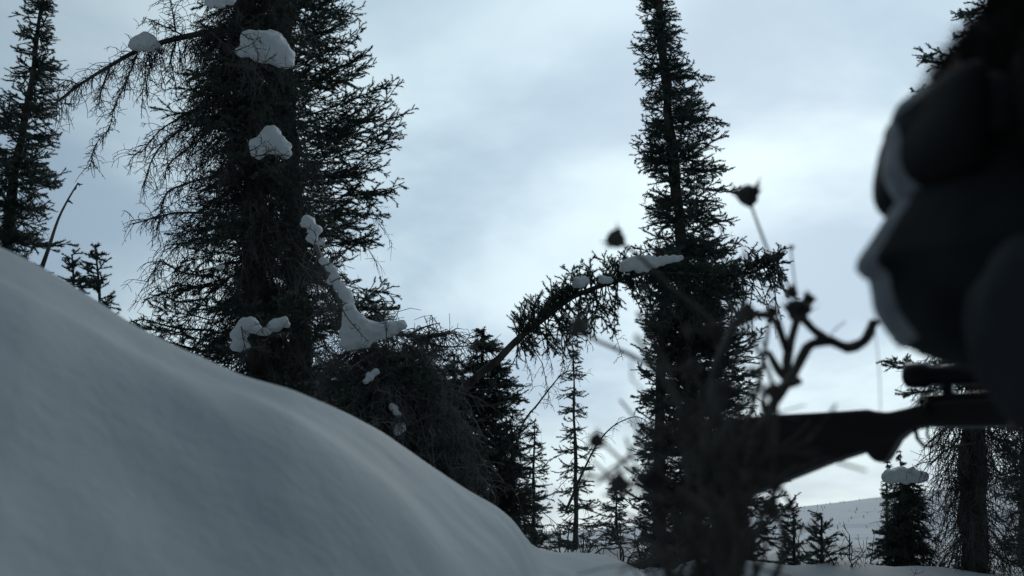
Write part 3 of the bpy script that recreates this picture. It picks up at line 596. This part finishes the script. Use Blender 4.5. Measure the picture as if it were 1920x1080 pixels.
# ------------------------------------------------------------ dry flowering plant in the foreground (out of focus)
pl = empty('dry_plant', tuple(at(1370, 1500, 0.98))); tag(pl, 'blurred dry weed with dark seed heads in the foreground, right of centre', 'plant')
stems = [  # (points, D, r0, r1)
    ([(1370, 1500), (1372, 1200), (1385, 1000), (1405, 860), (1440, 780), (1478, 720)], 0.98, 5.0, 3.6),
    ([(1478, 720), (1492, 700), (1515, 655), (1535, 645), (1560, 642), (1590, 655), (1618, 645), (1632, 628), (1640, 604)], 0.98, 3.6, 3.6),
    ([(1478, 716), (1476, 680), (1484, 640), (1495, 600), (1500, 575)], 1.0, 3.6, 3.0),
    ([(1478, 715), (1462, 700), (1446, 672), (1440, 662)], 1.0, 3.2, 2.4),
    ([(1500, 590), (1525, 620), (1548, 638)], 0.98, 3.2, 3.2),
    ([(1476, 660), (1462, 615), (1445, 594), (1420, 590), (1400, 585)], 0.95, 2.8, 3.6),
    ([(1440, 662), (1415, 620), (1398, 600)], 1.0, 1.2, 1.0),
    ([(1495, 570), (1470, 520), (1445, 480), (1425, 430), (1405, 375)], 1.02, 1.3, 1.5),
    ([(1480, 660), (1450, 560), (1420, 520), (1400, 480), (1395, 465)], 1.02, 0.9, 0.8),
    ([(1498, 575), (1490, 520), (1484, 468)], 1.02, 0.8, 1.0),
    ([(1470, 724), (1490, 722), (1502, 716)], 0.97, 3.2, 2.4),
    ([(1440, 785), (1430, 760), (1435, 735)], 0.97, 2.4, 1.8),
    ([(1340, 1500), (1330, 1200), (1300, 1000), (1290, 850), (1320, 760), (1300, 700), (1230, 690), (1180, 665), (1120, 640), (1086, 618)], 0.9, 4.6, 1.6),
    ([(1330, 740), (1350, 660), (1330, 600), (1260, 540), (1200, 480), (1158, 452)], 0.95, 3.4, 1.0),
    ([(1300, 1500), (1260, 1150), (1230, 960), (1170, 870), (1120, 828)], 0.85, 3.0, 1.2),
    ([(1370, 1080), (1365, 900), (1345, 780), (1340, 700), (1380, 600)], 0.9, 4.0, 3.0),
    ([(1310, 760), (1260, 800), (1225, 850)], 0.88, 2.4, 1.4),
    ([(1640, 612), (1648, 690), (1650, 772)], 1.0, 0.5, 0.5),
    ([(1548, 640), (1566, 620), (1586, 604)], 1.0, 0.6, 0.6),
    ([(1300, 1500), (1350, 1200), (1420, 1000), (1470, 900), (1500, 880)], 0.8, 3.5, 1.8),
    ([(1340, 1100), (1310, 960), (1250, 900), (1160, 910)], 0.8, 3.0, 1.5),
    ([(1385, 1000), (1400, 940), (1450, 900), (1490, 960)], 0.9, 2.4, 1.5),
]
for pts, D, r0, r1 in stems:
    P = resample(pxpath(pts, D), 0.012, 0.003, D*10); n = len(P); rr = np.linspace(r0, r1, n)*D/F*(2.1 if r0 > 2 else 1.5)*(1+0.25*np.abs(np.sin(np.arange(n)*0.9+D*40)))
    link('stem', tube_mesh('stem', P, rr, 7, 0.35), M['plant'], pl, True)
def seed_head(x, y, D, rpx, tilt):
    r = rpx*1.2*D/F; c = np.array(at(x, y, D)); ax = unit(np.array(tilt, float)); bm_v = []; bm_f = []
    _, _, u, v = frames(ax[None]); u = u[0]; v = v[0]
    # core
    rings = [(-0.9, 0.12), (-0.5, 0.55), (0, 0.8), (0.4, 0.72), (0.7, 0.3)]
    for h, q in rings:
        for k in range(9):
            a = 2*math.pi*k/9; s = 1+0.25*math.sin(k*2.3+h*4); bm_v.append(c+ax*h*r+(math.cos(a)*u+math.sin(a)*v)*q*r*s)
    for i in range(4):
        for k in range(9): bm_f.append((i*9+k, i*9+(k+1) % 9, (i+1)*9+(k+1) % 9, (i+1)*9+k))
    bm_f += [tuple(range(9))[::-1], tuple(36+k for k in range(9))]
    # bracts
    for k in range(13):
        a = 2*math.pi*k/13+rng.random()*0.3; rd = math.cos(a)*u+math.sin(a)*v; tn = -math.sin(a)*u+math.cos(a)*v; L = rng.uniform(0.9, 1.45)*r; i = len(bm_v); b = c+ax*(-0.2*r)+rd*0.55*r
        d = unit(rd*rng.uniform(0.4, 0.9)+ax*rng.uniform(0.4, 1))
        bm_v += [b-tn*0.22*r, b+tn*0.22*r, b+d*L*0.6+tn*0.14*r+rd*.05*r, b+d*L*0.6-tn*0.14*r+rd*.05*r, b+d*L+rd*.1*r, b+rd*0.12*r-ax*0.1*r]
        bm_f += [(i, i+1, i+2, i+3), (i+3, i+2, i+4), (i, i+5, i+1)]
    link('seed_head', pyd('seed_head', bm_v, bm_f), M['plant'], pl)
for a in ((1402, 366, 1.02, 23, (-0.15, 0, 1)), (1154, 448, 0.95, 20, (-0.8, 0, 0.5)), (1085, 612, 0.9, 20, (-0.8, 0, .3)), (1118, 826, 0.85, 16, (-.8, 0, .4)), (1496, 582, 0.99, 24, (0, -0.2, 1)), (1484, 464, 1.02, 5, (0, 0, 1)),
          (1484, 548, 1.0, 13, (-.7, 0, .4)), (1516, 560, 1.0, 11, (.6, 0, .8)), (1552, 638, 0.98, 9, (0, 0, 1)), (1400, 588, 0.93, 20, (-.8, 0, .2)), (1640, 606, 0.98, 8, (.3, 0, 1)), (1395, 480, 1.02, 4, (0, 0, 1)), (1208, 540, 1.0, 9, (-.5, 0, 1)),
          (1300, 690, 0.85, 18, (-.6, 0, .4)), (1340, 620, 0.85, 20, (-.3, 0, .7)), (1220, 900, 0.8, 22, (-.6, 0, .4)), (1430, 900, 0.8, 18, (.3, 0, .7)), (1160, 908, 0.8, 20, (-.7, 0, .3)), (1430, 800, .95, 10, (.3, 0, 1))):
    seed_head(*a)
for q in range(19):
    D = rng.uniform(0.7, 1.0); x0 = rng.uniform(1290, 1400); x = x0; y = 1400; pts = [(x, y)]; tx = rng.uniform(1190, 1470); ty = rng.uniform(560, 980)
    for j in range(1, 6): f = j/5; pts.append((x0+(tx-x0)*f**1.6+rng.normal(0, 34), 1400+(ty-1400)*f+rng.normal(0, 26)))
    P = resample(pxpath(pts, D), 0.014, 0.004, D*30+q); n = len(P); rr = np.linspace(rng.uniform(3, 5), rng.uniform(1.4, 3.2), n)*D/F*1.55
    link('stem', tube_mesh('stem', P, rr, 6, 0.4), M['plant'], pl, True)
    if q % 2 == 0: seed_head(tx, ty, D, rng.uniform(10, 20), (rng.uniform(-.7, .5), 0, rng.uniform(.2, 1)))
# tangle of fine dead stalks in the plant's heart
dc = Acc()
for q in range(150):
    x0 = rng.uniform(1240, 1410); y0 = rng.uniform(740, 1200); D = rng.uniform(0.75, 1.0); p = np.array(at(x0, y0, D)); d = unit(np.array([rng.normal(0, 1.0), rng.normal(0, .5), rng.uniform(-.3, 1)])); pts = [p]
    L = rng.uniform(0.04, 0.13)
    for j in range(5): d = unit(d+rng.normal(0, .3, 3)); pts.append(pts[-1]+d*L/5)
    pts = np.array(pts); r = rng.uniform(0.0006, 0.0015); dc.bare(pts[:-1], pts[1:], r, r*0.8)
V2, T2 = bake_bare(np.concatenate(dc.b), 5); tag(link('stalks', tri_mesh('stalks', V2, T2), M['plant'], pl), kind='stuff')

# ------------------------------------------------------------ person
HD = 0.66
def capsules(name, chains, matn, parent, vox, smooth=4, disp=0.0, dscale=0.06, extra_bm=None):
    bm = bmesh.new()
    for ch in chains:
        for (p, r), (q, s) in zip(ch[:-1], ch[1:]):
            p = Vector(p); q = Vector(q); L = (q-p).length; n = max(2, int(L/(min(r, s)*0.35)))
            for i in range(n+1):
                t = i/n; res = bmesh.ops.create_icosphere(bm, subdivisions=2, radius=r+(s-r)*t)
                c = p.lerp(q, t)
                for v in res['verts']: v.co += c
    if extra_bm: extra_bm(bm)
    me = bpy.data.meshes.new(name); bm.to_mesh(me); bm.free()
    o = link(name, me, M[matn], parent, True)
    m = o.modifiers.new('fuse', 'REMESH'); m.mode = 'VOXEL'; m.voxel_size = vox; m.use_smooth_shade = True
    if smooth: s = o.modifiers.new('soft', 'SMOOTH'); s.factor = 0.5; s.iterations = smooth
    if disp:
        tx = bpy.data.textures.new(name, 'CLOUDS'); tx.noise_scale = dscale; tx.noise_depth = 2
        d = o.modifiers.new('folds', 'DISPLACE'); d.texture = tx; d.texture_coords = 'LOCAL'; d.strength = disp; d.mid_level = 0.5
    return o
# profile of the covered head read in its own plane (the photo shows it side on)
def loft(bm, rows, sides=40, nose=None, yc=HD, pw=1.0):
    """rows: (z, x front, x back, half width); closed top and bottom"""
    ring = []
    for (z, xf, xb, hw) in rows:
        cx_ = (xf+xb)/2; a_ = (xb-xf)/2; r_ = []
        for k in range(sides):
            th = 2*math.pi*k/sides; x = cx_-a_*math.cos(th); y = hw*math.sin(th)
            y *= (1-0.18*math.cos(th)*pw) if math.cos(th) > 0 else 1
            if nose and math.cos(th) > 0: x -= nose(z)*math.exp(-(y/0.011)**2)
            r_.append(bm.verts.new((x, yc+y, z)))
        ring.append(r_)
    for A, B in zip(ring[:-1], ring[1:]):
        for k in range(sides): bm.faces.new((A[k], A[(k+1) % sides], B[(k+1) % sides], B[k]))
    bm.faces.new(ring[0][::-1]); bm.faces.new(ring[-1])
def pz(x, y): p = at(x, y, HD); return p.x, p.z
# base of head
ct = pz(2060, 760); hx = pz(1950, 330)[0]
def head_bm(bm):
    rows = []
    for (yp, xf, xb, hw) in ((800, 1900, 2110, .052), (740, 1930, 2110, .054), (690, 1880, 2110, .056), (655, 1760, 2120, .058), (630, 1712, 2140, .062), (590, 1690, 2160, .068), (560, 1682, 2170, .070), (530, 1684, 2180, .072), (490, 1694, 2190, .074),
                             (440, 1702, 2195, .076), (380, 1716, 2200, .078), (330, 1735, 2205, .080), (280, 1722, 2205, .081), (230, 1712, 2205, .081), (180, 1735, 2200, .080), (120, 1775, 2190, .077), (60, 1830, 2165, .070), (10, 1890, 2120, .055), (-20, 1950, 2070, .03)):
        x, z = pz(xf, yp); x2, _ = pz(xb, yp); rows.append((z, x, x2, hw))
    zt = pz(1640, 495)[1]
    def nose(z):
        d = (z-zt)
        return 0.02*math.exp(-(d/0.007)**2) + (0.014*max(0, 1-d/0.05) if 0 < d < 0.05 else 0)
    loft(bm, rows, 48, nose)
    # ears
    for s in (-1, 1):
        e = bmesh.ops.create_icosphere(bm, subdivisions=2, radius=1.0); c = Vector((pz(1975, 350)[0], HD+s*0.083, pz(1975, 350)[1]))
        for v in e['verts']: v.co = c+Vector((v.co.x*0.016, v.co.y*0.008, v.co.z*0.030))
def hand(w, fd, up, sp, curl):
    """palm at w, fingers along fd, sp = spread direction, curl = direction the tips bend to"""
    w = Vector(w); fd = Vector(fd).normalized(); sp = Vector(sp).normalized(); cu = Vector(curl).normalized(); ch = []
    pal = w+fd*0.045
    for k, (o, L) in enumerate(((-0.027, .068), (-0.009, .078), (0.009, .073), (0.027, .058))):
        b = w+fd*0.085+sp*o; ch.append([(w+sp*o*0.6+fd*.01, .015), (b, .0125)])
        a = b+(fd*0.8+cu*0.5).normalized()*L*0.42; c = a+(fd*0.15+cu).normalized()*L*0.33; d = c+(cu-fd*0.5).normalized()*L*0.27
        ch.append([(b, .0105), (a, .0098), (c, .0090), (d, .0080)])
    t0 = w+fd*0.02-sp*0.03; t1 = t0+(fd*0.6-sp*0.7+cu*0.4).normalized()*.035; t2 = t1+(fd*0.7+cu*0.8).normalized()*.03
    ch.append([(t0, .015), (t1, .012), (t2, .010)]); return ch
nk = pz(2075, 655); NECK = (nk[0], HD, nk[1]); CH = (NECK[0]+0.19, HD, NECK[2]-0.07); PEL = (NECK[0]+0.40, HD+0.02, -0.46)
SHN = (pz(2060, 640)[0]+0.12, HD-0.17, NECK[2]-0.07); SHF = (SHN[0]+0.0, HD+0.18, NECK[2]-0.07)
# rifle plane first: butt far, muzzle right
B0 = at(1400, 830, 1.50); B1 = at(1735, 820, 1.36)
rd = Vector((B1.x-B0.x, B1.y-B0.y, 0)).normalized(); rn = Vector((-rd.y, rd.x, 0))
def rp(x, y, off=0.0):
    r = ray(x, y); k = Vector((B0.x, B0.y, 0)).dot(rn)/Vector((r.x, r.y, 0)).dot(rn); return r*k + rn*off
GRIPF = rp(2050, 790)          # far hand on the fore-end
ELF = Vector((SHF[0]+0.10, SHF[1]+0.17, SHF[2]-0.24))
WRF = GRIPF - rd*0.0 + Vector((0.02, -0.075, -0.045))
SHNv = Vector(SHN); ELN = Vector((SHN[0]+0.16, SHN[1]-0.05, SHN[2]-0.25)); KN = Vector((PEL[0]-0.36, HD-0.13, -0.24)); KF = Vector((PEL[0]-0.36, HD+0.16, -0.24))
WRN = KN+Vector((0.10, 0.0, 0.10))
FTN = Vector((KN.x-0.10, KN.y, -0.60)); FTF = Vector((KF.x-0.10, KF.y, -0.60))
limbs = [[(NECK, .052), (CH, .11), ((CH[0]+0.12, HD, CH[2]-0.2), .12), (PEL, .13)],
         [(CH, .10), (SHN, .055)], [(CH, .10), (SHF, .055)],
         [(SHN, .050), (ELN, .040), (WRN, .026)], [(SHF, .050), (ELF, .040), (WRF, .026)],
         [(PEL, .10), (KN, .060), (FTN, .040), (FTN+Vector((-.17, 0, -.02)), .033)], [(PEL, .10), (KF, .060), (FTF, .040), (FTF+Vector((-.17, 0, -.02)), .033)]]
hands = hand(WRN, (-1, 0, -0.35), (0, 0, 1), (0, 1, 0), (-0.2, 0, -1)) + hand(WRF, (0.0, 0.75, 0.25), (0, 0, 1), rd, (0, 0.3, 1))
body = capsules('person', limbs+hands, 'skin', None, 0.005, 3, extra_bm=head_bm)
tag(body, 'person in dark fur hat and face covering with a painted grey blur rim, side on, holding a rifle', 'person')
def inc(ch, d): return [[(p, r+d) for p, r in c] for c in ch]
# jacket incl. raised hood collar, trousers, gloves, boots
WJN = Vector(ELN).lerp(WRN, 0.95); WJF = ELF.lerp(WRF, 0.92)
shb = at(1985, 590, 0.55); shc = at(2030, 690, 0.55)
jk = [[((NECK[0], HD, NECK[2]+0.01), .070), (CH, .145), ((CH[0]+0.12, HD, CH[2]-0.2), .155), (PEL, .165)], [(CH, .12), (SHN, .078)], [(CH, .12), (SHF, .078)],
      [(SHN, .078), (ELN, .06), (WJN, .045)], [(SHF, .078), (ELF, .06), (WJF, .045)],
      [(tuple(shb), .050), (tuple(shc), .050), (SHN, .078)], [(tuple(at(2010, 560, 0.80)), .06), (SHF, .078)], [(tuple(at(2150, 420, .66)), .09), (tuple(at(2180, 640, .66)), .10)],
      [(tuple(at(1900, 655, .66)), .026), (tuple(at(2000, 680, .66)), .045)]]
capsules('jacket', jk, 'coat', body, 0.006, 2, 0.022, 0.05)
capsules('trousers', inc([[(PEL, .125), (KN, .062), (FTN+Vector((0, 0, .08)), .045)], [(PEL, .125), (KF, .062), (FTF+Vector((0, 0, .08)), .045)]], .022), 'coat', body, 0.009, 3, 0.01, 0.08)
for f_ in (FTN, FTF): capsules('boot', [[(f_+Vector((0, 0, .09)), .06), (f_, .052), (f_+Vector((-.18, 0, -.02)), .046)]], 'rubber', body, 0.008)
for hnd in (hands[:9], hands[9:]): capsules('glove', inc(hnd, .003), 'fur', body, 0.003, 2)
# face covering: wedge over nose, cheeks and chin
def mask_rows(front, inset=0.0, dback=520):
    rows = []
    for (xf, yp, hw) in front:
        x, z = pz(xf, yp); rows.append((z, x+inset, pz(2218, yp)[0], hw))
    return rows
def mask_bm(bm):
    loft(bm, mask_rows([(1900, 700, .060), (1850, 688, .062), (1785, 674, .066), (1738, 658, .068), (1702, 640, .072), (1678, 610, .076), (1660, 580, .080), (1652, 550, .082), (1650, 525, .084), (1640, 512, .085), (1622, 500, .085), (1628, 485, .086), (1648, 455, .087), (1672, 415, .089), (1696, 380, .090), (1710, 350, .090), (1718, 300, .090), (1718, 250, .090), (1722, 210, .089)]), 64, None, HD, 1.2)
mk = capsules('face_mask', [], 'mask', body, 0.003, 2, extra_bm=mask_bm)
# pale strip down mask and goggles, imitating the head's blurred rim
def ribbon(name, pts, hw, th, matn, parent, n=8):
    P = resample(np.array([(pz(a, b)[0], HD, pz(a, b)[1]) for a, b in pts]), 0.004); V = []; Fc = []
    for i, p in enumerate(P):
        t = unit(P[min(i+1, len(P)-1)]-P[max(i-1, 0)]); nrm = unit(np.cross(t, [0, 1, 0])); nrm = nrm if nrm[0] < 0 else -nrm
        for k in range(n+1):
            a = -1+2*k/n; V.append(p+np.array([0, 1, 0])*hw*a+nrm*(th*(1-a*a*a*a)) - nrm*(abs(a)**2)*th*2.5)
    for i in range(len(P)-1):
        for k in range(n): b = i*(n+1)+k; Fc.append((b, b+1, b+n+2, b+n+1))
    o = link(name, pyd(name, V, Fc), M[matn], parent, True); s = o.modifiers.new('thick', 'SOLIDIFY'); s.thickness = 0.004; s.offset = 0
    return o
# goggles
def gog_bm(bm):
    rows = []
    for (xf, yp, hw) in ((1718, 372, .066), (1700, 358, .072), (1682, 340, .078), (1674, 318, .081), (1674, 290, .082), (1680, 260, .082), (1686, 230, .081), (1694, 208, .078), (1712, 194, .070)):
        x, z = pz(xf, yp); rows.append((z, x, pz(1800, yp)[0], hw*0.97))
    loft(bm, rows, 56, None, HD, -0.6)
gg = capsules('goggles', [], 'rubber', body, 0.003, 1, extra_bm=gog_bm)
lp = pz(1950, 285)
bm = bmesh.new()
ring = []
for z in (lp[1]-0.017, lp[1]+0.017):
    ring.append([bm.verts.new((lp[0]-0.0+0.098*-math.cos(2*math.pi*k/48)*1.0, HD+0.096*math.sin(2*math.pi*k/48), z+0.006*math.cos(2*math.pi*k/48))) for k in range(48)])
for k in range(48): bm.faces.new((ring[0][k], ring[0][(k+1) % 48], ring[1][(k+1) % 48], ring[1][k]))
me = bpy.data.meshes.new('goggle_strap'); bm.to_mesh(me); bm.free(); st = link('goggle_strap', me, M['coat'], gg, True); st.modifiers.new('t', 'SOLIDIFY').thickness = 0.003
# fur hat
def hat_bm(bm):
    rows = []
    for (xf, yp, xb, hw) in ((1800, 240, 2230, .090), (1770, 205, 2260, .100), (1752, 178, 2275, .106), (1756, 150, 2285, .108), (1782, 108, 2290, .108), (1818, 62, 2290, .107), (1858, 18, 2280, .104), (1905, -30, 2255, .096), (1965, -75, 2215, .078), (2040, -105, 2140, .04)):
        x, z = pz(xf, yp); rows.append((z, x, pz(xb, yp)[0], hw))
    loft(bm, rows, 48)
    for s in (-1, 1):      # ear flaps
        c = Vector((pz(1965, 290)[0], HD+s*0.092, pz(1965, 290)[1])); e = bmesh.ops.create_icosphere(bm, subdivisions=3, radius=1.0)
        for v in e['verts']: v.co = c+Vector((v.co.x*0.066, v.co.y*0.026, v.co.z*0.105))
hat = capsules('fur_hat', [], 'fur', body, 0.004, 2, 0.016, 0.03, extra_bm=hat_bm)
hv = []; hb = bmesh.new(); hat_bm(hb); hb.faces.ensure_lookup_table(); hb.normal_update()
fa = np.array([f.calc_area() for f in hb.faces]); pick = rng.choice(len(fa), 26000, p=fa/fa.sum()); FV = []
for fi in pick:
    f = hb.faces[int(fi)]; c = f.calc_center_median(); k = rng.integers(0, len(f.verts)); p = c.lerp(f.verts[int(k)].co, rng.random())*1.0; k2 = (k+1) % len(f.verts); p = p.lerp(f.verts[int(k2)].co, rng.random()*0.5)
    nrm = f.normal
    if (p-Vector((pz(2000, 200)[0], HD, pz(2000, 200)[1]))).dot(nrm) < 0: nrm = -nrm
    d = (nrm*0.8+Vector(rng.normal(0, .45, 3))+Vector((0.1, 0, -0.35))).normalized()*rng.uniform(0.008, 0.020); t = d.cross(Vector(rng.normal(0, 1, 3))).normalized()*0.0006
    FV += [p-t, p+t, p+d]
hb.free()
link('fur', tri_mesh('fur', np.array(FV), np.arange(len(FV))), M['fur'], hat)
# grey strips painting the blurred pale rim along the profile; no real trim
ribbon('goggle_blur_rim', [(1745, 172), (1716, 188), (1692, 206), (1682, 240), (1674, 280), (1670, 322), (1682, 350), (1700, 376)], .015, .0028, 'rim', gg)
ribbon('mask_blur_rim', [(1700, 378), (1672, 418), (1645, 460), (1620, 500), (1642, 516), (1650, 545), (1656, 580), (1676, 612), (1702, 645)], .014, .0036, 'rim', mk)

# ------------------------------------------------------------ rifle
rf = empty('rifle', tuple(rp(1735, 830))); tag(rf, 'dark hunting rifle with telescopic sight, butt pointing left, held by the person at right', 'rifle')
def slab(name, outline, th, matn, bev=0.008, off=0.0, parent=rf):
    bm = bmesh.new(); a = [bm.verts.new(rp(x, y, off-th/2)) for x, y in outline]; b = [bm.verts.new(rp(x, y, off-th/2)+rn*th) for x, y in outline]; n = len(a)
    bm.faces.new(a[::-1]); bm.faces.new(b)
    for k in range(n): bm.faces.new((a[k], a[(k+1) % n], b[(k+1) % n], b[k]))
    bmesh.ops.recalc_face_normals(bm, faces=bm.faces)
    me = bpy.data.meshes.new(name); bm.to_mesh(me); bm.free(); o = link(name, me, M[matn], parent, False)
    m = o.modifiers.new('b', 'BEVEL'); m.width = bev; m.segments = 3; m.limit_method = 'ANGLE'; m.angle_limit = R(20); return o
slab('stock', [(1382, 786), (1440, 780), (1540, 775), (1632, 769), (1645, 772), (1668, 775), (1700, 768), (1740, 757), (1800, 752), (2250, 738), (2262, 760), (2250, 782), (1900, 800), (1800, 802), (1740, 800), (1712, 806), (1690, 824), (1676, 848), (1664, 866), (1646, 868), (1634, 856), (1628, 846),
               (1560, 868), (1480, 900), (1420, 926), (1396, 932), (1386, 880)], 0.040, 'gun')
slab('recoil_pad', [(1368, 788), (1381, 786), (1385, 880), (1395, 932), (1380, 936), (1370, 880)], 0.038, 'rubber', .004)
slab('receiver', [(1722, 752), (1740, 742), (1790, 738), (1880, 735), (1960, 734), (1960, 750), (1800, 760), (1730, 762)], 0.030, 'steel', .005)
def rtube(name, pts, r, matn, parent=rf, sides=18, off=0.0):
    P = np.array([np.array(rp(x, y, off)) for x, y in pts]); rad = r if isinstance(r, (list, tuple)) else [r]*len(P)
    return link(name, tube_mesh(name, P, rad, sides), M[matn], parent, True)
rtube('barrel', [(1950, 742), (2200, 730), (2900, 700)], [.013, .010, .008], 'steel')
scp = rtube('scope', [(1694, 704), (1700, 704), (1716, 704), (1736, 704), (1748, 704), (1790, 703), (1850, 702), (1935, 700), (1955, 700), (1985, 699), (2010, 698)], [.010, .0165, .0175, .0175, .013, .013, .013, .013, .018, .022, .022], 'steel')
for x in (1778, 1900): slab('scope_mount', [(x-9, 700), (x+9, 700), (x+10, 742), (x-10, 742)], .018, 'steel', .002)
rtube('turret', [(1838, 704), (1838, 680)], [.011, .011], 'steel', scp)
rtube('bolt_handle', [(1752, 752), (1748, 765), (1742, 782)], [.004, .004, .004], 'steel', off=-0.03)
g = [(1716, 804), (1720, 822), (1732, 836), (1748, 838), (1760, 826), (1766, 804)]
rtube('trigger_guard', g, .0028, 'steel', sides=8); rtube('trigger', [(1740, 802), (1738, 814), (1742, 824)], .002, 'steel', sides=8)
